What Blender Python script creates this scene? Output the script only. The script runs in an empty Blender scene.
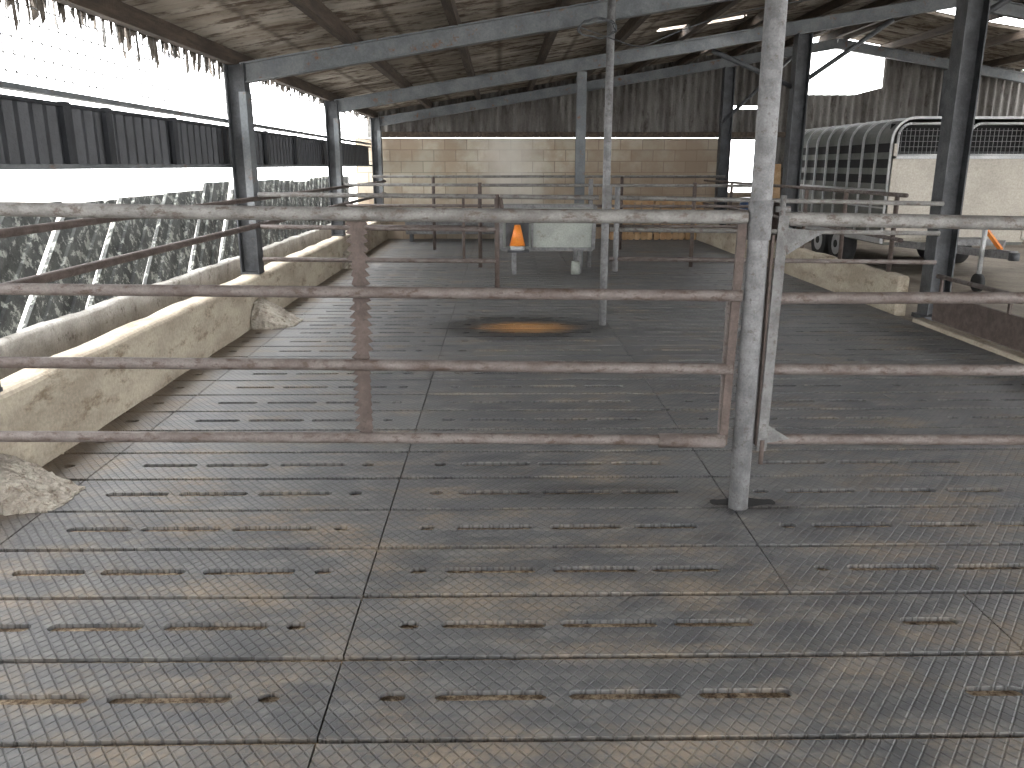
import bpy, bmesh, math, random
from mathutils import Vector, Matrix
random.seed(7)
S = bpy.context.scene
try:
    S.view_settings.view_transform = 'Standard'
    S.view_settings.look = 'None'
    S.view_settings.exposure = 0.0
    S.view_settings.gamma = 1.0
except Exception: pass

# ---------------------------------------------------------------- materials
class NT:
    def __init__(s, name):
        s.m = bpy.data.materials.new(name); s.m.use_nodes = True
        s.t = s.m.node_tree; s.n = s.t.nodes; s.l = s.t.links
        s.b = s.n['Principled BSDF']
        s.co = s.n.new('ShaderNodeTexCoord').outputs['Object']
    def put(s, sock, v):
        if isinstance(v, bpy.types.NodeSocket): s.l.new(v, sock)
        else: sock.default_value = v
    def math(s, op, a, b=0.0, c=0.0, clamp=False):
        n = s.n.new('ShaderNodeMath'); n.operation = op; n.use_clamp = clamp
        s.put(n.inputs[0], a); s.put(n.inputs[1], b); s.put(n.inputs[2], c)
        return n.outputs[0]
    def sep(s, v=None):
        n = s.n.new('ShaderNodeSeparateXYZ'); s.put(n.inputs[0], v or s.co); return n.outputs
    def comb(s, x, y, z):
        n = s.n.new('ShaderNodeCombineXYZ')
        for i, v in enumerate((x, y, z)): s.put(n.inputs[i], v)
        return n.outputs[0]
    def mapping(s, scale=(1, 1, 1), loc=(0, 0, 0)):
        n = s.n.new('ShaderNodeMapping'); s.l.new(s.co, n.inputs[0])
        n.inputs['Scale'].default_value = scale; n.inputs['Location'].default_value = loc
        return n.outputs[0]
    def noise(s, scale, detail=6, rough=0.6, vec=None, dist=0.0):
        n = s.n.new('ShaderNodeTexNoise'); s.put(n.inputs['Vector'], vec or s.co)
        n.inputs['Scale'].default_value = scale; n.inputs['Detail'].default_value = detail
        n.inputs['Roughness'].default_value = rough; n.inputs['Distortion'].default_value = dist
        return n.outputs['Fac']
    def ramp(s, f, stops):
        n = s.n.new('ShaderNodeValToRGB'); s.put(n.inputs[0], f); e = n.color_ramp.elements
        while len(e) < len(stops): e.new(0.5)
        for i, (p, c) in enumerate(stops):
            e[i].position = p
            e[i].color = (c, c, c, 1) if isinstance(c, (int, float)) else (*c, 1)
        return n.outputs[0]
    def mix(s, f, a, b, mode='MIX'):
        n = s.n.new('ShaderNodeMix'); n.data_type = 'RGBA'; n.blend_type = mode
        s.put(n.inputs[0], f)
        s.put(n.inputs[6], (*a, 1) if isinstance(a, tuple) else a)
        s.put(n.inputs[7], (*b, 1) if isinstance(b, tuple) else b)
        return n.outputs[2]
    def step(s, v, lo, hi):
        n = s.n.new('ShaderNodeMapRange'); n.interpolation_type = 'SMOOTHSTEP'
        s.put(n.inputs[0], v); n.inputs[1].default_value = lo; n.inputs[2].default_value = hi
        return n.outputs[0]
    def bump(s, h, dist=0.01, strength=1.0):
        n = s.n.new('ShaderNodeBump'); n.inputs['Distance'].default_value = dist
        n.inputs['Strength'].default_value = strength; s.l.new(h, n.inputs['Height'])
        s.l.new(n.outputs[0], s.b.inputs['Normal'])
    def out(s, col, rough=0.7, metal=0.0):
        s.put(s.b.inputs['Base Color'], (*col, 1) if isinstance(col, tuple) else col)
        s.put(s.b.inputs['Roughness'], rough); s.put(s.b.inputs['Metallic'], metal)
        return s.m

def patchy(name, c1, c2, c3=None, scale=6, fine=60, rough=0.7, metal=0.0, t3=(0.55, 0.7), bump=0.004, stretch=(1, 1, 1)):
    q = NT(name); v = q.mapping(stretch)
    a = q.noise(scale, 8, 0.65, v); col = q.mix(q.step(a, 0.35, 0.65), c1, c2)
    if c3:
        b = q.noise(scale * 2.3, 9, 0.75, q.mapping(stretch, (5, 3, 1)))
        col = q.mix(q.step(b, *t3), col, c3)
    f = q.noise(fine, 4, 0.7)
    col = q.mix(0.6, col, q.ramp(f, [(0.25, 0.35), (0.75, 1.0)]), 'MULTIPLY')
    q.bump(f, bump)
    return q.out(col, rough, metal)

M_galv = patchy('galvanised_steel', (0.15, 0.15, 0.152), (0.25, 0.25, 0.252), (0.12, 0.105, 0.095), 14, 120, 0.7, 0.0, (0.52, 0.66), 0.002)
M_stile = patchy('dull_galvanised_flat', (0.11, 0.108, 0.105), (0.18, 0.178, 0.175), (0.09, 0.07, 0.06), 14, 120, 0.75, 0.0, (0.52, 0.66), 0.002)
M_rust = patchy('rusty_pipe', (0.105, 0.080, 0.070), (0.175, 0.150, 0.138), (0.070, 0.044, 0.032), 13, 110, 0.65, 0.0, (0.50, 0.64), 0.002, (0.5, 1, 1))
M_toprail = patchy('worn_galvanised_rail', (0.135, 0.127, 0.118), (0.245, 0.237, 0.223), (0.105, 0.082, 0.066), 13, 110, 0.65, 0.0, (0.50, 0.63), 0.002, (0.6, 1, 1))
M_rustdark = patchy('dark_rust', (0.070, 0.050, 0.042), (0.12, 0.09, 0.077), (0.04, 0.03, 0.026), 12, 90, 0.75, 0.0)
M_paint = patchy('blue_grey_painted_steel', (0.12, 0.132, 0.14), (0.19, 0.20, 0.205), (0.18, 0.09, 0.045), 3, 60, 0.7, 0.0, (0.56, 0.68), 0.001)
M_black = patchy('blackened_steel', (0.030, 0.032, 0.036), (0.075, 0.08, 0.085), (0.14, 0.12, 0.105), 6, 60, 0.6, 0.0, (0.6, 0.75))
M_timber = patchy('dark_timber', (0.045, 0.031, 0.022), (0.10, 0.072, 0.05), (0.022, 0.018, 0.014), 3, 50, 0.85, 0, (0.5, 0.7), 0.004, (6, 0.6, 6))
M_pallet = patchy('pallet_wood', (0.42, 0.25, 0.12), (0.58, 0.40, 0.23), None, 4, 60, 0.8)
M_conc = patchy('stained_concrete', (0.36, 0.305, 0.235), (0.52, 0.46, 0.36), (0.23, 0.178, 0.122), 2.5, 45, 0.85, 0, (0.51, 0.67), 0.005, (1, 0.5, 1.3))
M_foot = patchy('rough_cast_concrete', (0.34, 0.30, 0.25), (0.50, 0.46, 0.39), (0.20, 0.16, 0.12), 9, 60, 0.9, 0, (0.50, 0.64), 0.02)
M_concp = patchy('pale_concrete', (0.40, 0.38, 0.34), (0.58, 0.56, 0.52), (0.18, 0.16, 0.13), 3, 60, 0.85, 0, (0.54, 0.68), 0.01)
M_ground = patchy('outside_concrete_yard', (0.6, 0.58, 0.55), (0.72, 0.7, 0.67), None, 1, 20, 0.9)
M_yard = patchy('yard_dirt', (0.16, 0.13, 0.10), (0.25, 0.215, 0.17), (0.10, 0.08, 0.06), 1.5, 30, 0.85)
M_clad = patchy('black_cladding_sheet', (0.016, 0.018, 0.022), (0.040, 0.043, 0.050), (0.12, 0.12, 0.12), 5, 60, 0.5, 0.0, (0.62, 0.75), 0.002, (1, 1, 0.4))
M_slant = patchy('lichen_sheet', (0.022, 0.024, 0.023), (0.065, 0.069, 0.063), (0.27, 0.28, 0.25), 5, 60, 0.85, 0, (0.52, 0.58), 0.006)
M_gable = patchy('weathered_gable_sheet', (0.105, 0.096, 0.087), (0.20, 0.19, 0.175), (0.055, 0.044, 0.036), 2.5, 40, 0.85, 0, (0.50, 0.66), 0.003, (1, 1, 0.3))
M_web = patchy('cobweb_dirt', (0.09, 0.075, 0.06), (0.18, 0.155, 0.13), None, 10, 80, 0.95)
M_net = patchy('grey_netting', (0.25, 0.25, 0.24), (0.35, 0.35, 0.34), None, 10, 80, 0.95)
M_trl = patchy('trailer_panel_cream', (0.38, 0.345, 0.285), (0.47, 0.43, 0.36), (0.30, 0.26, 0.20), 1.5, 40, 0.5, 0.0, (0.6, 0.75), 0.001)
M_trs = patchy('trailer_side_aluminium', (0.085, 0.09, 0.08), (0.14, 0.145, 0.13), None, 2, 40, 0.5, 0.1, bump=0.001)
M_alu = patchy('aluminium_trim', (0.40, 0.41, 0.41), (0.52, 0.52, 0.52), None, 4, 50, 0.45, 0.1, bump=0.001)
M_rubber = patchy('tyre_rubber', (0.02, 0.02, 0.021), (0.04, 0.04, 0.04), None, 4, 60, 0.85)
M_dark = patchy('dark_void', (0.006, 0.006, 0.007), (0.012, 0.012, 0.012), None, 4, 60, 0.9)
M_orange = patchy('orange_plastic', (0.9, 0.22, 0.02), (0.95, 0.32, 0.05), None, 4, 60, 0.45, bump=0.0)
M_blue = patchy('blue_plastic', (0.03, 0.07, 0.16), (0.05, 0.10, 0.22), None, 4, 60, 0.5, bump=0.0)
M_tank = patchy('weathered_white_sheet', (0.30, 0.32, 0.29), (0.40, 0.42, 0.38), (0.18, 0.15, 0.11), 3, 50, 0.6, 0.0, (0.55, 0.68), 0.002)

def m_roof():
    q = NT('fibre_cement_roof'); a = q.noise(1.3, 8, 0.65, q.mapping((0.35, 1.5, 1)))
    col = q.ramp(a, [(0.3, (0.14, 0.112, 0.086)), (0.5, (0.26, 0.228, 0.187)), (0.7, (0.42, 0.385, 0.335))])
    b = q.noise(5, 9, 0.72, q.mapping((0.4, 2.2, 1)))
    col = q.mix(q.step(b, 0.46, 0.60), col, (0.085, 0.061, 0.043))
    x, y, z = q.sep()
    vly = q.math('PINGPONG', q.math('ADD', y, 6.0), 0.073)
    col = q.mix(q.math('MULTIPLY', q.math('SUBTRACT', 1.0, q.step(vly, 0.0, 0.05)), 0.5), col, (0.07, 0.052, 0.038))
    lap = q.math('PINGPONG', q.math('ADD', x, 10.0), 0.5)
    col = q.mix(q.math('MULTIPLY', q.math('SUBTRACT', 1.0, q.step(lap, 0.0, 0.06)), 0.6), col, (0.05, 0.037, 0.025))
    q.bump(q.noise(60, 4), 0.004)
    return q.out(col, 0.9)
M_roof = m_roof()

def m_wall():
    q = NT('concrete_block_wall'); sx = q.sep()
    n = q.n.new('ShaderNodeTexBrick'); q.l.new(q.comb(sx[0], sx[2], 0.0), n.inputs['Vector'])
    n.inputs['Scale'].default_value = 1.0; n.inputs['Brick Width'].default_value = 0.45
    n.inputs['Row Height'].default_value = 0.225; n.inputs['Mortar Size'].default_value = 0.009
    n.inputs['Color1'].default_value = (0.50, 0.455, 0.365, 1); n.inputs['Color2'].default_value = (0.34, 0.305, 0.24, 1)
    n.inputs['Mortar'].default_value = (0.22, 0.195, 0.155, 1)
    col = q.mix(q.math('MULTIPLY', q.step(q.noise(1.1, 7, 0.65), 0.40, 0.60), 0.6), n.outputs['Color'], (0.25, 0.17, 0.11))
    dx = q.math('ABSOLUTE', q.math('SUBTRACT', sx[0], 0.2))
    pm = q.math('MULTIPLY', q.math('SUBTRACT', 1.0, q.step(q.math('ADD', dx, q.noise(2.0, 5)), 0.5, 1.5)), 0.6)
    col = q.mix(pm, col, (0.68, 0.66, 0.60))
    rt = q.math('MULTIPLY', q.step(sx[0], 0.6, 3.0), 0.4)
    col = q.mix(rt, col, (0.22, 0.16, 0.115))
    low = q.math('SUBTRACT', 1.0, q.step(q.math('ADD', sx[2], q.math('MULTIPLY', q.noise(3), 0.6)), 0.6, 1.6))
    col = q.mix(q.math('MULTIPLY', low, 0.6), col, (0.21, 0.155, 0.105))
    q.bump(n.outputs['Fac'], 0.004, 0.6)
    return q.out(col, 0.9)
M_wall = m_wall()

ROW, Y0, JX, JW = 0.385, 1.892, -0.50, 1.55
def m_floor():
    q = NT('rubber_slat_mat'); x, y, z = q.sep()
    k = 72.0
    u = q.math('ABSOLUTE', q.math('SINE', q.math('MULTIPLY', q.math('ADD', x, q.math('MULTIPLY', y, 0.8)), k)))
    v = q.math('ABSOLUTE', q.math('SINE', q.math('MULTIPLY', q.math('SUBTRACT', x, q.math('MULTIPLY', y, 0.8)), k)))
    d = q.step(q.math('MINIMUM', u, v), 0.08, 0.40)     # studs =1, grooves=0
    idx = q.comb(q.math('FLOOR', q.math('DIVIDE', q.math('SUBTRACT', x, JX), JW)), q.math('FLOOR', q.math('DIVIDE', q.math('SUBTRACT', y, Y0), ROW)), 0.0)
    wn = q.n.new('ShaderNodeTexWhiteNoise'); q.l.new(idx, wn.inputs['Vector']); rnd = wn.outputs['Value']
    big = q.noise(0.9, 8, 0.62, q.mapping((0.8, 1.6, 1)))
    base = q.mix(q.step(big, 0.38, 0.66), (0.068, 0.071, 0.076), (0.120, 0.122, 0.123))
    base = q.mix(q.math('MULTIPLY', rnd, 0.35), base, (0.115, 0.115, 0.115))
    mid = q.noise(7, 8, 0.7, q.mapping((0.6, 1.5, 1)))
    base = q.mix(q.step(mid, 0.42, 0.72), base, (0.18, 0.175, 0.165))
    du = q.noise(2.0, 10, 0.72, q.mapping((0.75, 1.7, 1), (3.3, 1.7, 0)))
    nr = q.math('SUBTRACT', 1.0, q.step(y, 2.4, 5.5))
    fr = q.math('MULTIPLY', nr, 0.05)
    rowd = q.math('PINGPONG', q.math('SUBTRACT', y, Y0), ROW / 2)
    edge = q.math('MULTIPLY', q.math('SUBTRACT', 1.0, q.step(rowd, 0.0, 0.07)), 0.025)
    edge2 = q.math('MULTIPLY', q.step(rowd, 0.12, 0.19), 0.025)
    dm = q.step(q.math('ADD', q.math('ADD', q.math('ADD', du, fr), edge), edge2), 0.50, 0.74)
    grain = q.noise(38, 6, 0.75)
    dm = q.math('MULTIPLY', dm, q.step(grain, 0.28, 0.56))
    groove = q.math('SUBTRACT', 1.0, q.math('MULTIPLY', d, 0.25))
    dm = q.math('MULTIPLY', dm, groove, clamp=True)
    col = q.mix(q.math('MULTIPLY', dm, 0.85), base, q.mix(q.noise(11, 4), (0.25, 0.185, 0.12), (0.39, 0.32, 0.235)))
    col = q.mix(q.math('MULTIPLY', q.math('SUBTRACT', 1.0, d), 0.58), col, q.mix(0.65, col, (0.014, 0.014, 0.014)))
    kb = q.math('SUBTRACT', 1.0, q.step(q.math('ADD', x, q.math('MULTIPLY', q.noise(4, 6), 0.5)), -2.12, -1.72))
    col = q.mix(q.math('MULTIPLY', kb, q.step(grain, 0.25, 0.5)), col, (0.16, 0.125, 0.09))
    def ell(cx, cy, rx, ry, amt=0.5):
        a = q.math('POWER', q.math('DIVIDE', q.math('SUBTRACT', x, cx), rx), 2.0)
        b = q.math('POWER', q.math('DIVIDE', q.math('SUBTRACT', y, cy), ry), 2.0)
        rr = q.math('SQRT', q.math('ADD', a, b))
        return q.math('ADD', rr, q.math('MULTIPLY', q.math('SUBTRACT', q.noise(5, 6), 0.5), amt))
    e1 = ell(0.20, 7.75, 0.85, 0.66); w = q.math('SUBTRACT', 1.0, q.step(e1, 0.7, 1.15))
    for (cx, cy, rx, ry) in [(0.88, 3.13, 0.12, 0.04), (1.12, 3.42, 0.22, 0.09), (0.5, 3.62, 0.6, 0.12)]:
        w = q.math('MAXIMUM', w, q.math('MULTIPLY', 0.5, q.math('SUBTRACT', 1.0, q.step(ell(cx, cy, rx, ry, 1.2), 0.5, 1.2))))
    col = q.mix(q.math('MULTIPLY', w, 0.9), col, (0.012, 0.012, 0.013))
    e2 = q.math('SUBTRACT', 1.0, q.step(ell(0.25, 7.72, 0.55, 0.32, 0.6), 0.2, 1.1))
    col = q.mix(q.math('MULTIPLY', e2, 0.95), col, (0.38, 0.19, 0.06))  # orange reflection in the wet patch, painted into the mat colour
    rg = q.math('ADD', 0.56, q.math('MULTIPLY', q.math('SUBTRACT', mid, 0.5), 0.4))
    rg = q.math('ADD', rg, q.math('MULTIPLY', dm, 0.35))
    rg = q.math('MULTIPLY', rg, q.math('SUBTRACT', 1.0, q.math('MULTIPLY', w, 0.3)), clamp=True)
    q.b.inputs['Specular IOR Level'].default_value = 0.4
    q.bump(q.math('ADD', q.math('MULTIPLY', d, 0.9), q.math('MULTIPLY', grain, 0.5)), 0.005, 0.9)
    return q.out(col, rg)
M_floor = m_floor()
def m_under():
    q = NT('gap_debris'); f = q.noise(34, 8, 0.75); g = q.noise(2.2, 5)
    col = q.ramp(f, [(0.36, (0.035, 0.024, 0.016)), (0.47, (0.20, 0.135, 0.08)), (0.60, (0.50, 0.40, 0.28))])
    y = q.sep()[1]
    far = q.step(y, 3.0, 7.0)
    col = q.mix(q.math('MULTIPLY', far, 0.55), col, (0.02, 0.015, 0.012))
    col = q.mix(q.step(g, 0.62, 0.38), col, q.mix(0.35, col, (0.03, 0.022, 0.016)))
    q.bump(f, 0.02)
    return q.out(col, 0.95)
M_under = m_under()

# ---------------------------------------------------------------- mesh helpers
class MB:
    def __init__(s, name, mats):
        s.name = name; s.mats = mats; s.bm = bmesh.new()
    def mi(s, m): return s.mats.index(m)
    def obox(s, p1, p2, w, h, m=None, up=(0, 0, 1), off=(0, 0)):
        p1 = Vector(p1); p2 = Vector(p2); d = (p2 - p1).normalized(); up = Vector(up)
        if abs(d.dot(up)) > 0.99: up = Vector((0, 1, 0))
        sd = d.cross(up).normalized(); u = sd.cross(d).normalized()
        vs = []
        for p in (p1, p2):
            for a, b in ((-1, -1), (1, -1), (1, 1), (-1, 1)):
                vs.append(s.bm.verts.new(p + sd * (a * w / 2 + off[0]) + u * (b * h / 2 + off[1])))
        fs = [(3, 2, 1, 0), (4, 5, 6, 7), (0, 1, 5, 4), (1, 2, 6, 5), (2, 3, 7, 6), (3, 0, 4, 7)]
        for f in fs:
            F = s.bm.faces.new([vs[i] for i in f])
            if m: F.material_index = s.mi(m)
    def box(s, a, b, m=None):
        a, b = Vector(a), Vector(b); c = (a + b) / 2
        s.obox((c.x, a.y, c.z), (c.x, b.y, c.z), abs(b.x - a.x), abs(b.z - a.z), m)
    def cyl(s, p1, p2, r, m=None, seg=16, r2=None, caps=True):
        p1 = Vector(p1); p2 = Vector(p2); d = (p2 - p1).normalized()
        up = Vector((0, 0, 1)) if abs(d.z) < 0.9 else Vector((1, 0, 0))
        a = d.cross(up).normalized(); b = a.cross(d); r2 = r if r2 is None else r2
        r1s, r2s = [], []
        for i in range(seg):
            t = 2 * math.pi * i / seg; o = a * math.cos(t) + b * math.sin(t)
            r1s.append(s.bm.verts.new(p1 + o * r)); r2s.append(s.bm.verts.new(p2 + o * r2))
        for i in range(seg):
            j = (i + 1) % seg; F = s.bm.faces.new([r1s[i], r1s[j], r2s[j], r2s[i]]); F.smooth = True
            if m: F.material_index = s.mi(m)
        if caps:
            for L in (r1s, r2s[::-1]):
                F = s.bm.faces.new(L)
                if m: F.material_index = s.mi(m)
    def tube(s, pts, r, m=None, seg=10):
        for a, b in zip(pts[:-1], pts[1:]): s.cyl(a, b, r, m, seg)
    def poly(s, pts, m=None):
        F = s.bm.faces.new([s.bm.verts.new(p) for p in pts])
        if m: F.material_index = s.mi(m)
        return F
    def prism(s, pts, vec, m=None):
        vec = Vector(vec); A = [s.bm.verts.new(p) for p in pts]; B = [s.bm.verts.new(Vector(p) + vec) for p in pts]
        fs = [A[::-1], B] + [[A[i], A[(i + 1) % len(A)], B[(i + 1) % len(A)], B[i]] for i in range(len(A))]
        for f in fs:
            F = s.bm.faces.new(f)
            if m: F.material_index = s.mi(m)
    def ibeam(s, p1, p2, w, h, m, up=(0, 0, 1), t=0.014):
        s.obox(p1, p2, w, t, m, up, (0, h / 2 - t / 2)); s.obox(p1, p2, w, t, m, up, (0, -h / 2 + t / 2))
        s.obox(p1, p2, t, h - 2 * t, m, up)
    def done(s, parent=None):
        bmesh.ops.recalc_face_normals(s.bm, faces=s.bm.faces[:])
        me = bpy.data.meshes.new(s.name); s.bm.to_mesh(me); s.bm.free()
        for m in s.mats: me.materials.append(m)
        o = bpy.data.objects.new(s.name, me); S.collection.objects.link(o)
        if parent: o.parent = parent
        return o
def empty(name):
    e = bpy.data.objects.new(name, None); S.collection.objects.link(e); return e

YB = -6.0   # how far the shed runs behind the camera
# ---------------------------------------------------------------- floor: slatted rubber mats
PAT = [(0.15, 0.22), (0.293, 0.642), (0.70, 1.027), (1.077, 1.352)]
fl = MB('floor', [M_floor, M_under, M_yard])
TH, SL, GAP = 0.032, 0.046, 0.026
def wall_down(vs_pts):
    for a, b in zip(vs_pts, vs_pts[1:] + vs_pts[:1]):
        fl.poly([a, b, (b[0], b[1], -TH), (a[0], a[1], -TH)])
def slab(pts):
    pts = [(p[0], p[1], 0.0) for p in pts]
    fl.poly(pts); wall_down(pts)
XL, XR = -2.36, 4.08
k0 = int(math.floor((YB - Y0) / ROW)); k1 = int(math.ceil((17.4 - Y0) / ROW))
for k in range(k0, k1):
    ya = Y0 + k * ROW + GAP / 2; yb = Y0 + (k + 1) * ROW - GAP / 2; ym = (ya + yb) / 2
    j = -2
    shift = 0.62 if k < 2 else 0.0
    while True:
        xa = JX + j * JW
        xb = xa + JW
        if k < 2 and j >= 0:
            if j >= 1: xa += shift
            xb += shift
        if xa >= XR: break
        mir = j < 0
        ca, cb = max(xa + 0.003, XL), min(xb - 0.003, XR)
        j += 1
        if cb - ca < 0.02: continue
        L = xb - xa
        sl = [((L - b, L - a) if mir else (a, b)) for a, b in PAT]
        if L > 1.8: sl.append((1.86, 2.05))
        sl = sorted((xa + a + random.uniform(-.01, .01), xa + b + random.uniform(-.01, .01)) for a, b in sl)
        sl = [(a, b) for a, b in sl if a > ca + 0.03 and b < cb - 0.03]
        jt = [random.uniform(-0.005, 0.005) for _ in range(2)]
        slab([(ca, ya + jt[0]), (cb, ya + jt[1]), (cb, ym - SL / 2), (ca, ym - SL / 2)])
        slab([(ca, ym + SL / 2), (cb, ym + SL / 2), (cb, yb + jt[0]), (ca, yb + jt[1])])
        cur = ca; R = SL / 2; prev_round = False
        for a, b in sl + [(None, None)]:
            e = a if a is not None else cb
            pts = []
            if prev_round:
                pts += [(cur - R + R * math.cos(t), ym + R * math.sin(t)) for t in [math.pi / 2 * (1 - i / 4) for i in range(9)]]
            else: pts += [(cur, ym + R), (cur, ym - R)]
            if a is not None:
                pts += [(e + R - R * math.cos(t), ym - R * math.sin(t)) for t in [math.pi / 2 * (1 - i / 4) for i in range(9)]]
            else: pts += [(e, ym - R), (e, ym + R)]
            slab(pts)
            if a is not None: cur = b; prev_round = True
fl.poly([(XL, YB, -0.016), (XR, YB, -0.016), (XR, 17.5, -0.016), (XL, 17.5, -0.016)], M_under)
fl.poly([(XR, YB, -0.012), (11, YB, -0.012), (11, 17.6, -0.012), (XR, 17.6, -0.012)], M_yard)
bmesh.ops.triangulate(fl.bm, faces=[f for f in fl.bm.faces if len(f.verts) > 4])
fl.done()
g = MB('ground', [M_ground]); g.poly([(-60, -60, -0.08), (60, -60, -0.08), (60, 80, -0.08), (-60, 80, -0.08)]); g.done()

# ---------------------------------------------------------------- kerbs
def kerb(name, x0, x1, ya, yb, h, mat, r=0.05):
    m = MB(name, [mat]); prof = [(x0, -0.05), (x1, -0.05)]
    for i in range(5):
        t = math.pi / 2 * i / 4; prof.append((x1 - r + r * math.cos(t), h - r + r * math.sin(t)))
    for i in range(5):
        t = math.pi / 2 + math.pi / 2 * i / 4; prof.append((x0 + r + r * math.cos(t), h - r + r * math.sin(t)))
    n = int((yb - ya) / 0.25); rows = []
    for k in range(n + 1):
        y = ya + (yb - ya) * k / n; j = 0.006 * math.sin(k * 1.7) + random.uniform(-.004, .004)
        rows.append([m.bm.verts.new((p[0] + (j if p[0] > (x0 + x1) / 2 else 0), y, p[1] + (j if p[1] > 0.1 else 0))) for p in prof])
    for a, b in zip(rows[:-1], rows[1:]):
        for i in range(len(prof)):
            q = (i + 1) % len(prof); m.bm.faces.new([a[i], a[q], b[q], b[i]])
    m.bm.faces.new(rows[0]); m.bm.faces.new(rows[-1][::-1])
    return m.done()
kerb('trim_feed_kerb', -2.56, -2.36, YB, 17.4, 0.46, M_conc)
kerb('trim_trough_lip', -3.04, -2.94, YB, 17.4, 0.50, M_concp, 0.03)
kerb('trim_pen_kerb', 4.08, 4.20, 8.35, 17.4, 0.40, M_conc, 0.03)
kerb('trim_floor_edge', 4.08, 4.2, YB, 7.95, 0.04, M_conc, 0.015)
tb = MB('trim_trough_bed', [M_timber]); tb.box((-2.94, YB, -0.05), (-2.56, 17.4, 0.16)); tb.done()

def foot(name, x0, x1, y, wy, h):
    m = MB(name, [M_foot])
    bmesh.ops.create_grid(m.bm, x_segments=18, y_segments=18, size=1.0)
    for v in m.bm.verts:
        u, w = (v.co.x + 1) / 2, v.co.y
        X = x0 + u * (x1 - x0); Z = h * (1 - u ** 1.3) * (1 - 0.6 * abs(w) ** 3) + random.uniform(-.008, .008)
        v.co = (X + random.uniform(-.01, .01), y + w * wy * (1 - 0.4 * u * u) + random.uniform(-.01, .01), max(Z, 0.012))
    ext = bmesh.ops.extrude_face_region(m.bm, geom=m.bm.faces[:])
    for v in [e for e in ext['geom'] if isinstance(e, bmesh.types.BMVert)]: v.co.z = -0.015
    return m.done()
foot('concrete_post_footing', -2.355, -2.0, 3.58, 0.20, 0.20)
foot('concrete_post_footing', -2.355, -1.98, 7.95, 0.30, 0.24)
foot('concrete_post_footing', -2.355, -2.05, 12.6, 0.26, 0.24)

# ---------------------------------------------------------------- roof
RX = 6.6
def zr(x): return 2.42 + 0.162 * (x + 2.4) if x <= RX else 2.42 + 0.162 * (RX + 2.4) - 0.165 * (x - RX)
rf = MB('ceiling', [M_roof])
xs = [-2.62] + [-2.0 + 0.6 * i for i in range(22)]
xs = [x for x in xs if x < 11.3]
if RX not in xs: xs.append(RX)
xs = sorted(xs)
P = 0.146; ny = int((17.75 - YB) / P) * 8
def hole(x, y):
    return (1.9 < x < 3.4 and 12.15 < y < 12.34) or (2.6 < x < 4.9 and 15.0 < y < 15.25) or (7.0 < x < 9.2 and 14.0 < y < 14.6) or (3.0 < x < 4.2 and 10.4 < y < 10.58) or (6.7 < x < 8.3 and 10.7 < y < 11.4) or (8.6 < x < 9.8 and 12.9 < y < 13.3)
prev = None
for i in range(ny + 1):
    y = YB + i * P / 8; dz = 0.026 * math.cos(2 * math.pi * i / 8)
    row = [rf.bm.verts.new((x, y, zr(x) + 0.15 + dz + (0.012 if int(x / 1.2) % 2 else 0))) for x in xs]
    if prev:
        for a in range(len(xs) - 1):
            if not hole((xs[a] + xs[a + 1]) / 2, y):
                f = rf.bm.faces.new([prev[a], prev[a + 1], row[a + 1], row[a]]); f.smooth = True
    prev = row
rf.done()

pu = MB('roof_purlins', [M_timber])
for x in [-2.5, -1.4, -0.42, 0.6, 1.6, 2.6, 3.6, 4.6, 5.6, 6.45, 6.75, 7.7, 8.7, 9.7, 10.7]:
    pu.obox((x, YB, zr(x) + 0.062), (x, 17.6, zr(x) + 0.062), 0.08, 0.125)
pu.done()

BAYS = [-5.3, -0.8, 3.7, 8.2, 12.7, 17.1]
for y in BAYS:
    r = MB('roof_rafter', [M_paint])
    r.ibeam((-2.40, y, zr(-2.40) - 0.09), (RX, y, zr(RX) - 0.09), 0.11, 0.18, M_paint)
    r.ibeam((RX, y, zr(RX) - 0.09), (10.9, y, zr(10.9) - 0.09), 0.11, 0.18, M_paint)
    r.done()
br = MB('roof_brace', [M_paint, M_black])
br.cyl((4.35, 8.25, 2.75), (5.6, 8.25, zr(5.6) - 0.2), 0.03, M_black)
br.cyl((4.35, 12.75, 2.6), (5.7, 12.75, zr(5.7) - 0.2), 0.035, M_black)
br.cyl((4.35, 12.75, 2.6), (3.1, 12.75, zr(3.1) - 0.2), 0.035, M_black)
br.cyl((8.9, 12.7, 2.3), (7.6, 12.7, zr(7.6) - 0.2), 0.035, M_black)
br.cyl((4.4, 17.0, 2.3), (5.7, 17.0, zr(5.7) - 0.2), 0.035, M_black)
br.done()
# ragged cobweb / netting hanging along the eave
fr = MB('eave_netting', [M_web, M_net])
y = 2.5
while y < 17.3:
    w = random.uniform(0.02, 0.09); d = random.uniform(0.03, 0.15) * (1.5 if random.random() < .25 else 1)
    if 4.5 < y < 8.5: d *= 1.5
    x = -2.585 + random.uniform(-.012, .012)
    fr.poly([(x, y, 2.50), (x, y + w, 2.50), (x + random.uniform(-.02, .02), y + w * random.uniform(.5, .8), 2.47 - d * .8), (x + random.uniform(-.02, .02), y + w * random.uniform(.2, .5), 2.47 - d)], M_web)
    y += w * 0.4
y = 2.0
while y < 17.3:
    fr.obox((-2.58, y, 1.95), (-2.58, y, 2.50), 0.006, 0.006, M_net); y += 0.10
for i in range(6):
    fr.obox((-2.58, 2.0, 1.98 + i * 0.09), (-2.58, 17.3, 1.98 + i * 0.09), 0.006, 0.006, M_net)
fr.done()

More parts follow.
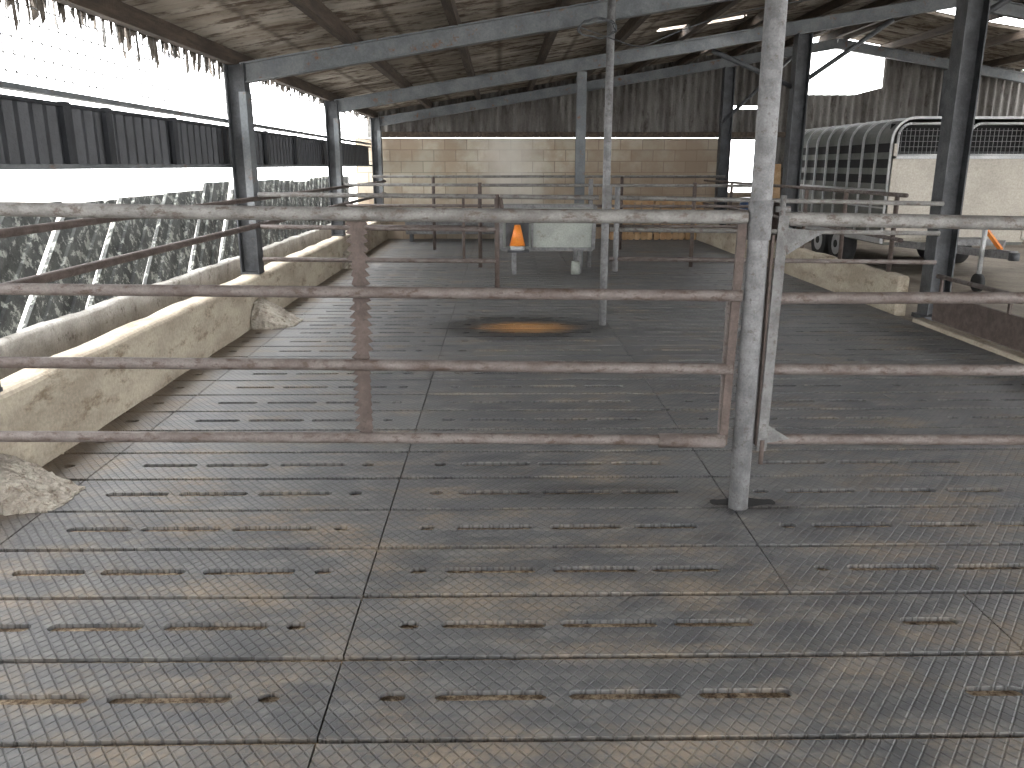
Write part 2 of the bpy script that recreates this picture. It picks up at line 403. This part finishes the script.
# ---------------------------------------------------------------- columns
for y in BAYS:
    c = MB('steel_column', [M_black, M_galv, M_paint])
    c.ibeam((-2.46, y, 0.46), (-2.46, y, zr(-2.46) - 0.0), 0.18, 0.18, M_black, (1, 0, 0))
    c.box((-2.55, y - .1, 0.46), (-2.37, y + .1, 0.48), M_black)
    c.box((-2.43, y - 0.092, 0.95), (-2.362, y + 0.092, 2.16), M_paint)
    c.done()
for (x, y, m) in [(4.40, 8.2, M_black), (4.4, 12.7, M_black), (4.5, 17.05, M_black), (8.9, 12.7, M_black), (8.9, 17.05, M_black)]:
    c = MB('steel_column', [M_black])
    c.ibeam((x, y, -0.02), (x, y, zr(x) - 0.19), 0.21, 0.21, m, (1, 0, 0)); c.box((x - .14, y - .14, -0.02), (x + .14, y + .14, 0.03)); c.done()
c = MB('steel_column', [M_paint]); c.ibeam((1.2, 12.7, 0), (1.2, 12.7, zr(1.2) - 0.19), 0.14, 0.14, M_paint, (0, 1, 0)); c.done()

def post(name, x, y, r, top):
    c = MB(name, [M_galv, M_stile]); c.cyl((x, y, -0.06), (x, y, top), r, M_galv, 24)
    return c
c = post('galvanised_post', 1.075, 3.44, 0.043, zr(1.07) + 0.02)
c.cyl((1.075, 3.44, 1.20), (1.075, 3.44, 1.36), 0.049, M_galv, 24); c.done()
c = post('galvanised_tall_post', 0.99, 7.83, 0.036, zr(1.0) + 0.02)
c.box((0.97, 7.79, 1.05), (1.04, 7.87, 1.32), M_stile); c.done()
h = MB('post_floor_socket', [M_dark])
h.prism([(1.11 + 0.15 * math.cos(t), 3.49 + 0.05 * math.sin(t) + 0.01 * math.sin(5 * t), 0.0015) for t in [i * math.pi / 12 for i in range(24)]], (0, 0, 0.0015)); h.done()

# ---------------------------------------------------------------- side cladding band (left)
cl = MB('wall_left_cladding', [M_clad, M_paint, M_galv])
n = int((17.3 - YB) / 0.0375); pv = None
for i in range(n + 1):
    y = YB + i * 0.0375; dx = 0.018 if (i // 2) % 2 else -0.018
    a = cl.bm.verts.new((-2.66 + dx, y, 1.50)); b = cl.bm.verts.new((-2.66 + dx, y, 1.86))
    if pv: cl.bm.faces.new([pv[0], a, b, pv[1]])
    pv = (a, b)
cl.obox((-2.64, YB, 1.91), (-2.64, 17.3, 1.91), 0.08, 0.03, M_paint)
cl.obox((-2.62, YB, 1.85), (-2.62, 17.3, 1.85), 0.03, 0.02, M_clad)
cl.obox((-2.62, YB, 1.49), (-2.62, 17.3, 1.49), 0.06, 0.03, M_paint)
for y in [4.4, 5.2, 5.75, 6.9, 9.6, 11, 14]:
    cl.box((-2.64, y, 1.5), (-2.61, y + 0.09, 1.87), M_clad)
cl.done()
fb = MB('feed_barrier_rail', [M_rust, M_rustdark])
fb.cyl((-2.33, YB, 0.95), (-2.33, 17.2, 0.93), 0.026, M_rustdark)
fb.cyl((-2.33, YB, 1.20), (-2.33, 17.2, 1.18), 0.022, M_rustdark)
for y in BAYS:
    for z in (.94, 1.19): fb.obox((-2.37, y, z), (-2.32, y, z), 0.05, 0.05, M_rustdark)
fb.done()
# leaning lichen-covered slabs, slanting strongly along the feed face
lean = MB('leaning_feed_sheets', [M_slant, M_timber])
y = -2.6
while y < 15.6:
    W = random.uniform(0.65, 0.95); sk = 1.15; nn = 4; zt = 1.27 + random.uniform(-.07, .05); zb0 = 0.40
    for i in range(nn):
        ya_, yb_ = y + i * W / nn, y + (i + 1) * W / nn + 0.004
        dx = 0.012 if i % 2 else -0.012
        A = [(-2.99 + dx, ya_, zb0), (-2.99 + dx, yb_, zb0), (-3.14 + dx, yb_ + sk, zt), (-3.14 + dx, ya_ + sk, zt)]
        lean.prism(A, (-0.03, 0, 0), M_slant)
    y += W + random.choice([0.10, 0.15, 0.20])
lean.done()
bw = MB('boundary_wall', [M_concp]); bw.box((-9.4, -8, -0.1), (-9.2, 30, 0.9)); bw.done()

# ---------------------------------------------------------------- back wall and gable
wb = MB('wall_back', [M_wall]); wb.box((-2.95, 17.45, -0.05), (4.62, 17.65, 2.03))
wb.box((4.62, 17.45, -0.05), (5.3, 17.65, 0.95)); wb.done()
gb = MB('wall_back_gable', [M_gable, M_timber])
def strip(x0, x1, zb, zt):
    n = int((x1 - x0) / 0.02); pv = None
    for i in range(n + 1):
        x = x0 + (x1 - x0) * i / n; dy = 0.035 * math.sin(2 * math.pi * x / 0.16)
        z1 = zt(x) if callable(zt) else zt
        a = gb.bm.verts.new((x, 17.5 + dy, zb(x) if callable(zb) else zb)); b = gb.bm.verts.new((x, 17.5 + dy, z1))
        if pv: gb.bm.faces.new([pv[0], a, b, pv[1]]).smooth = True
        pv = (a, b)
top = lambda x: zr(x) + 0.14
strip(-2.7, 4.62, 2.04, top); strip(4.62, 5.3, 2.0, 2.60); strip(4.62, 5.3, 2.66, top); strip(5.3, 6.05, -0.02, top)
strip(6.05, 7.75, -0.02, lambda x: 2.88 + 0.25 * max(0, x - 7.2)); strip(7.75, 11.0, -0.02, top)
gb.obox((-2.6, 17.42, 2.10), (11, 17.42, 2.10), 0.05, 0.10, M_timber)
gb.done()
wr = MB('wall_right', [M_gable, M_timber])
pv = None
for i in range(int(11.6 / 0.04)):
    y = 6.0 + i * 0.04; dx = 0.02 * math.sin(2 * math.pi * y / 0.16)
    a = wr.bm.verts.new((11.02 + dx, y, -0.05)); b = wr.bm.verts.new((11.02 + dx, y, 2.62))
    if pv: wr.bm.faces.new([pv[0], a, b, pv[1]])
    pv = (a, b)
wr.box((10.95, 6.0, 1.3), (11.0, 17.5, 1.42), M_timber); wr.box((10.95, 6.0, 2.5), (11.0, 17.5, 2.62), M_timber)
wr.done()

# ---------------------------------------------------------------- foreground gates
GY = 3.44
def rail(mb, x0, z0, x1, z1, y, r, m, bow=0.0):
    n = 8; pts = [(x0 + (x1 - x0) * i / n, y, z0 + (z1 - z0) * i / n - bow * math.sin(math.pi * i / n)) for i in range(n + 1)]
    for a, b in zip(pts[:-1], pts[1:]): mb.cyl(a, b, r, m, 20, caps=False)
    mb.cyl(pts[0], (pts[0][0] + 0.001, y, pts[0][2]), r, m, 20); mb.cyl(pts[-1], (pts[-1][0] + 0.001, y, pts[-1][2]), r, m, 20)
ga = MB('tubular_cattle_gate', [M_rust, M_toprail, M_rustdark, M_galv])
rail(ga, -2.34, 1.332, 1.02, 1.292, GY, 0.029, M_toprail, 0.006)
rail(ga, -2.34, 1.003, 1.02, 0.965, GY, 0.025, M_rust, 0.0)
rail(ga, -2.34, 0.687, 1.00, 0.645, GY, 0.025, M_rust, -0.004)
rail(ga, -2.34, 0.353, 0.99, 0.318, GY, 0.024, M_rust, -0.004)
ga.cyl((0.70, GY, 0.320), (0.99, GY, 0.3175), 0.032, M_rust, 20)
ga.obox((1.005, GY, 1.28), (0.985, GY, 0.30), 0.035, 0.022, M_rustdark)
ga.obox((0.985, GY + .03, 0.96), (0.985, GY + .03, 0.30), 0.03, 0.03, M_rust)
bx, top_z, bot_z = -0.595, 1.29, 0.33
nt = 27; L, R = [], []
for i in range(nt):
    za = top_z - (top_z - bot_z) * i / nt; zb = top_z - (top_z - bot_z) * (i + 1) / nt
    tl = 0.026 if (i > 9 or i < 5) else 0.010; tr = 0.022 if i < 16 else 0.006
    L += [(bx - 0.024, za), (bx - 0.024 - tl, zb + 0.008)]; R += [(bx + 0.024, za), (bx + 0.024 + tr, zb + 0.008)]
for i in range(len(L) - 1):
    (xl0, zl0), (xl1, zl1) = L[i], L[i + 1]; (xr0, zr0), (xr1, zr1) = R[i], R[i + 1]
    ga.prism([(xl0, GY + 0.026, zl0), (xl1, GY + 0.026, zl1), (xr1, GY + 0.026, zr1), (xr0, GY + 0.026, zr0)], (0, 0.008, 0), M_rustdark)
ga.done()

gr = MB('tubular_cattle_gate', [M_rust, M_toprail, M_stile, M_rustdark])
rail(gr, 1.17, 1.285, 4.08, 1.23, GY, 0.029, M_toprail)
rail(gr, 1.13, 0.955, 4.08, 0.95, GY, 0.025, M_rust)
rail(gr, 1.13, 0.645, 4.08, 0.62, GY, 0.025, M_rust)
rail(gr, 1.13, 0.325, 4.08, 0.30, GY, 0.024, M_rust)
gr.obox((1.165, GY - 0.03, 1.30), (1.150, GY - 0.03, 0.28), 0.010, 0.042, M_stile, (1, 0, 0), (0, 0))
gr.obox((1.130, GY - 0.01, 1.22), (1.130, GY - 0.01, 0.30), 0.030, 0.010, M_rustdark, (1, 0, 0))
gr.prism([(1.17, GY - 0.03, 1.25), (1.34, GY - 0.03, 1.235), (1.19, GY - 0.03, 1.14)], (0, 0.008, 0), M_stile)
gr.prism([(1.14, GY - 0.03, 0.42), (1.27, GY - 0.03, 0.335), (1.14, GY - 0.03, 0.31)], (0, 0.008, 0), M_stile)
gr.cyl((1.13, GY - 0.02, 1.325), (1.19, GY - 0.02, 1.325), 0.012, M_stile)
gr.cyl((1.16, GY - 0.02, 1.25), (1.16, GY - 0.02, 1.38), 0.012, M_stile)
gr.cyl((1.15, GY - 0.035, 0.22), (1.15, GY - 0.035, 0.33), 0.010, M_rustdark)
gr.done()
c = MB('gate_closing_post', [M_galv]); c.cyl((4.14, GY, -0.02), (4.14, GY, 1.4), 0.045, M_galv, 20); c.done()

# ---------------------------------------------------------------- mid and far pen fences
def fence(name, segs, y, stiles, mat=M_rust, r=0.022):
    f = MB(name, [M_rust, M_toprail, M_rustdark, M_galv])
    for (x0, z0, x1, z1, m) in segs: f.cyl((x0, y, z0), (x1, y, z1), r, m, 12)
    for (x, z0, z1, rr, m) in stiles: f.cyl((x, y, z0), (x, y, z1), rr, m, 12)
    return f
f = fence('pen_fence_gate', [(-2.29, 1.23, -0.02, 1.21, M_toprail), (-2.29, .93, -0.02, .90, M_rust), (-2.29, .62, -0.02, .60, M_rust)], 8.0,
      [(-0.03, .32, 1.23, .024, M_rustdark), (-0.35, .60, 1.2, .014, M_rustdark)]); f.done()
f = fence('pen_fence_gate', [(0.0, 1.21, .94, 1.20, M_toprail)], 8.0, []); f.cyl((0, 8.0, 1.21), (0.02, 8.0, 1.1), 0.02, M_rustdark); f.done()
f = fence('pen_fence_gate', [(1.06, 1.20, 4.26, 1.14, M_toprail), (1.06, .90, 4.26, .86, M_toprail), (1.06, .62, 4.26, .58, M_rust)], 8.0,
      [(1.12, .5, 1.3, .026, M_galv)]); f.done()
f = fence('pen_fence', [(-2.29, 1.22, 4.06, 1.20, M_toprail), (-2.29, .92, 4.06, .90, M_rust), (-2.29, .62, -.2, .6, M_rust), (1.3, .62, 4.06, .6, M_rust)], 12.5,
      [(-0.3, -.02, 1.25, .03, M_rustdark), (1.35, -.02, 1.3, .035, M_galv), (2.9, -.02, 1.25, .03, M_rustdark)]); f.done()
f = fence('pen_fence', [(-2.29, 1.3, 4.06, 1.3, M_toprail)], 15.2, [(-1.2, -.02, 1.3, .03, M_rustdark), (2.2, -.02, 1.3, .03, M_rustdark)]); f.done()
sf = MB('side_fence', [M_rust, M_toprail, M_rustdark])
for z in (0.75, 1.2): sf.cyl((4.14, 8.5, z), (4.14, 17.0, z), 0.022, M_rust, 12)
for y in (8.7, 10, 11.3, 15): sf.cyl((4.14, y, 0.38), (4.14, y, 1.22), 0.025, M_rustdark)
sf.done()
sg = MB('sheeted_side_gate', [M_rust, M_toprail, M_rustdark])
sg.cyl((4.25, 3.6, .46), (4.25, 7.9, .46), 0.022, M_rust, 12)
sg.box((4.24, 4.2, 0.03), (4.27, 7.9, 0.30), M_rustdark)
for y in (4.3, 5.5, 6.7, 7.8): sg.box((4.24, y, .28), (4.26, y + .03, .46), M_rustdark)
sg.done()

# ---------------------------------------------------------------- transport box in the pen
tx = MB('transport_box', [M_tank, M_galv, M_black, M_orange, M_alu])
tx.prism([(0.0, 11.6, .95), (1.32, 11.6, .95), (1.30, 11.6, .36), (0.02, 11.6, .36)], (0, .75, 0), M_tank)
for a, b in [((0.0, 11.59, .95), (1.32, 11.59, .95)), ((0.02, 11.59, .36), (1.30, 11.59, .36)), ((0.0, 11.59, .95), (0.02, 11.59, .36)), ((1.32, 11.59, .95), (1.30, 11.59, .36))]:
    tx.obox(a, b, 0.05, 0.04, M_galv, (0, 1, 0))
tx.obox((0.45, 11.585, .95), (0.45, 11.585, .36), 0.03, 0.03, M_galv, (0, 1, 0))
for x in (0.2, 1.12):
    for y in (11.68, 12.25): tx.box((x - .03, y - .03, -0.01), (x + .03, y + .03, .37), M_galv)
tx.cyl((1.05, 11.5, .02), (1.05, 11.5, .2), .06, M_tank, 14)
tx.box((0.08, 11.56, .40), (0.40, 11.59, .80), M_black)
tx.cyl((0.24, 11.5, .42), (0.24, 11.5, .70), .11, M_orange, 18, .04)
tx.cyl((0.24, 11.5, .35), (0.24, 11.5, .42), .10, M_alu, 18, .10)
tx.box((0.10, 11.4, .33), (0.40, 11.6, .36), M_black)
tx.done()
def pallet(x, y):
    p = MB('wooden_pallet', [M_pallet])
    for i in range(8): p.box((x + i * 0.13, y, 0), (x + i * 0.13 + 0.09, y + 0.02, 0.85))
    for z in (0.02, 0.38, 0.75): p.box((x, y + 0.02, z), (x + 1.0, y + 0.11, z + 0.09))
    for i in range(5): p.box((x + i * 0.22, y + 0.11, 0), (x + i * 0.22 + 0.09, y + 0.13, 0.85))
    return p.done()
pallet(2.15, 17.2); pallet(3.2, 17.2)
ft = MB('galvanised_trough', [M_galv, M_black])
ft.prism([(-1.9, 16.7, .45), (-1.9, 17.2, .45), (-1.9, 17.1, .15), (-1.9, 16.8, .15)], (2.0, 0, 0), M_galv)
for x in (-1.8, 0.0): ft.box((x - .03, 16.8, -.01), (x + .03, 17.1, .2), M_black)
ft.done()
def drum(x, y, m):
    d = MB('storage_drum', [m, M_black])
    d.cyl((x, y, -.012), (x, y, .88), .29, m, 28)
    for z in (.02, .3, .58, .87): d.cyl((x, y, z - .015), (x, y, z + .015), .302, m, 28)
    d.cyl((x + .12, y, .88), (x + .12, y, .90), .04, M_black, 12); d.done()
drum(4.95, 16.2, M_blue); drum(4.85, 15.3, M_rustdark)
bs = MB('stacked_boards', [M_timber, M_pallet])
for i in range(9):
    yy = 16.9 - i * .05
    bs.obox((5.6 + random.uniform(-.1, .1) + i * .12, yy, -.01), (5.7 + i * .12, 17.35, 1.6 + random.uniform(-.3, .3)), .14, .025, M_timber if i % 3 else M_pallet)
bs.done()

# ---------------------------------------------------------------- livestock trailer
T = empty('livestock_trailer')
x0, x1, ya, yb, zb, zt, R = 5.34, 7.30, 11.5, 15.6, 0.48, 2.10, 0.28
def prof(off=0.0, r=R):
    pts = [(x0 - off, zb), (x0 - off, zt - r)]
    for i in range(1, 8):
        t = math.pi - math.pi / 2 * i / 8; pts.append((x0 - off + (r + off) + (r + off) * math.cos(t), zt - r + (r + off) * math.sin(t)))
    pts.append((x0 + r, zt + off)); pts.append((x1 - r, zt + off))
    for i in range(1, 8):
        t = math.pi / 2 - math.pi / 2 * i / 8; pts.append((x1 + off - (r + off) + (r + off) * math.cos(t), zt - r + (r + off) * math.sin(t)))
    pts += [(x1 + off, zt - r), (x1 + off, zb)]
    return pts
b = MB('body_shell', [M_trs]); pr = prof()
for i in range(len(pr) - 1):
    f = b.poly([(pr[i][0], ya, pr[i][1]), (pr[i + 1][0], ya, pr[i + 1][1]), (pr[i + 1][0], yb, pr[i + 1][1]), (pr[i][0], yb, pr[i][1])])
b.poly([(p[0], yb, p[1]) for p in pr]); b.box((x0, ya, zb - .06), (x1, yb, zb)); b.done(T)
b = MB('ribs', [M_alu])
for k in range(10):
    y = ya + 0.02 + k * (yb - ya - 0.04) / 9
    p2 = prof(0.02)
    for i in range(len(p2) - 1): b.obox((p2[i][0], y, p2[i][1]), (p2[i + 1][0], y, p2[i + 1][1]), 0.03, 0.025, M_alu, (0, 1, 0))
b.obox((x0 - .02, ya, zb), (x0 - .02, yb, zb), .04, .08); b.obox((x0 - .02, ya, 1.15), (x0 - .02, yb, 1.15), .03, .04)
for z in (.7, .92): b.obox((x0 - .01, ya, z), (x0 - .01, yb, z), .02, .02)
b.done(T)
b = MB('vent_slots', [M_dark])
for z in (1.25, 1.46, 1.67): b.box((x0 - .004, ya + .1, z), (x0 + .01, yb - .1, z + .12))
b.done(T)
b = MB('front_panels', [M_trl, M_alu, M_galv])
b.box((x0 + .03, ya - .02, zb), (x1 - .03, ya + .01, 1.58), M_trl)
for x in (x0 + .02, x1 - .02): b.box((x - .02, ya - .035, zb), (x + .02, ya - .01, 1.78), M_trl)
for z in (zb, .78, 1.60): b.box((x0, ya - .035, z - .018), (x1, ya - .012, z + .018), M_alu if z > 1.2 else M_trl)
b.done(T)
b = MB('front_upper_recess', [M_dark]); b.box((x0 + .05, ya + .25, 1.5), (x1 - .05, ya + .27, zt - .05)); b.done(T)
b = MB('front_upper_mesh', [M_alu, M_galv])
for s0, s1 in ((x0 + .05, (x0 + x1) / 2 - .03), ((x0 + x1) / 2 + .03, x1 - .05)):
    r = .16; pts = [(s0, 1.63)] + [(s0 + r - r * math.cos(t), zt - .06 - r + r * math.sin(t)) for t in [math.pi / 2 * i / 6 for i in range(7)]] + \
        [(s1 - r + r * math.sin(t), zt - .06 - r + r * math.cos(t)) for t in [math.pi / 2 * i / 6 for i in range(7)]] + [(s1, 1.63), (s0, 1.63)]
    b.tube([(p[0], ya - .01, p[1]) for p in pts], 0.018, M_alu, 8)
    x = s0 + .05
    while x < s1 - .02: b.cyl((x, ya + .01, 1.6), (x, ya + .01, zt - .12), .004, M_galv, 6); x += .06
    for i in range(5): b.cyl((s0 + .02, ya + .01, 1.67 + i * .07), (s1 - .02, ya + .01, 1.67 + i * .07), .004, M_galv, 6)
b.done(T)
b = MB('wheels', [M_rubber, M_alu])
for y in (13.05, 13.8):
    for x in (x0 - .02, x1 - .18):
        b.cyl((x, y, .30), (x + .2, y, .30), .31, M_rubber, 28)
        b.cyl((x - .006, y, .30), (x + .206, y, .30), .17, M_alu, 20); b.cyl((x - .02, y, .30), (x + .22, y, .30), .06, M_rubber, 12)
b.done(T)
b = MB('mudguard', [M_black])
b.prism([(x0 - .1, 12.65, .62), (x0 - .1, 12.8, .72), (x0 - .1, 14.05, .72), (x0 - .1, 14.2, .62), (x0 - .1, 14.15, .60), (x0 - .1, 12.7, .60)], (.2, 0, 0)); b.done(T)
b = MB('drawbar', [M_galv, M_black, M_rubber, M_orange, M_alu])
tip = Vector((6.0, 9.9, .46))
b.obox((x0 + .2, ya + .1, .44), tip, .07, .09, M_galv); b.obox((x1 - .2, ya + .1, .44), tip, .07, .09, M_galv)
b.obox(tip + Vector((0, .1, 0)), tip + Vector((0, -.35, .02)), .09, .10, M_galv)
b.cyl(tip + Vector((0, -.35, -.04)), tip + Vector((0, -.35, .05)), .06, M_black)
b.cyl(tip + Vector((-.12, .1, -.25)), tip + Vector((-.12, .1, .42)), .028, M_alu)
b.cyl(tip + Vector((-.15, .1, -.36)), tip + Vector((-.09, .1, -.36)), .11, M_rubber, 20)
b.obox(tip + Vector((-.12, .1, .42)), tip + Vector((-.02, .02, .44)), .02, .02, M_orange)
b.obox(tip + Vector((.05, 0, .05)), tip + Vector((.05, .35, .25)), .03, .05, M_orange)
b.box((5.75, 10.75, .48), (6.45, 11.1, .56), M_galv)
b.done(T)

# ---------------------------------------------------------------- hanging cable coil near tall post
hc = bpy.data.curves.new('hanging_cable', 'CURVE'); hc.dimensions = '3D'; hc.bevel_depth = 0.005; hc.bevel_resolution = 2
sp = hc.splines.new('NURBS'); pts = []
for i in range(50):
    t = i / 49 * 2 * math.pi * 2.5
    pts.append((0.98 - 0.12 + 0.17 * math.cos(t) + random.uniform(-.02, .02), 7.75 + 0.02 * math.sin(3 * t), 2.66 + 0.08 * math.sin(t) + random.uniform(-.015, .015)))
pts += [(1.1, 7.8, 2.55), (1.3, 7.9, 2.5), (1.6, 8.1, 2.7), (2.4, 8.1, 2.92), (3.2, 8.1, 3.0)]
sp.points.add(len(pts) - 1)
for p, c_ in zip(sp.points, pts): p.co = (*c_, 1)
sp.use_endpoint_u = True
ho = bpy.data.objects.new('hanging_cable', hc); hc.materials.append(M_black); S.collection.objects.link(ho)

# ---------------------------------------------------------------- light
w = bpy.data.worlds.new('overcast_sky'); S.world = w; w.use_nodes = True
bg = w.node_tree.nodes['Background']; bg.inputs[0].default_value = (0.985, 0.99, 1.0, 1); bg.inputs[1].default_value = 11.0
sun = bpy.data.lights.new('sun', 'SUN'); sun.energy = 4.0; sun.angle = math.radians(20); sun.color = (1, 0.97, 0.92)
so = bpy.data.objects.new('sun', sun); S.collection.objects.link(so); so.rotation_euler = (math.radians(-15), math.radians(-20), 0)

cam = bpy.data.cameras.new('camera'); cam.lens = 36 * 820 / 1024; cam.sensor_width = 36; cam.clip_end = 300
co = bpy.data.objects.new('camera', cam); S.collection.objects.link(co)
co.location = (0, 0, 1.5); co.rotation_euler = (math.radians(90 - 14.95), 0, math.radians(-0.82))
S.camera = co
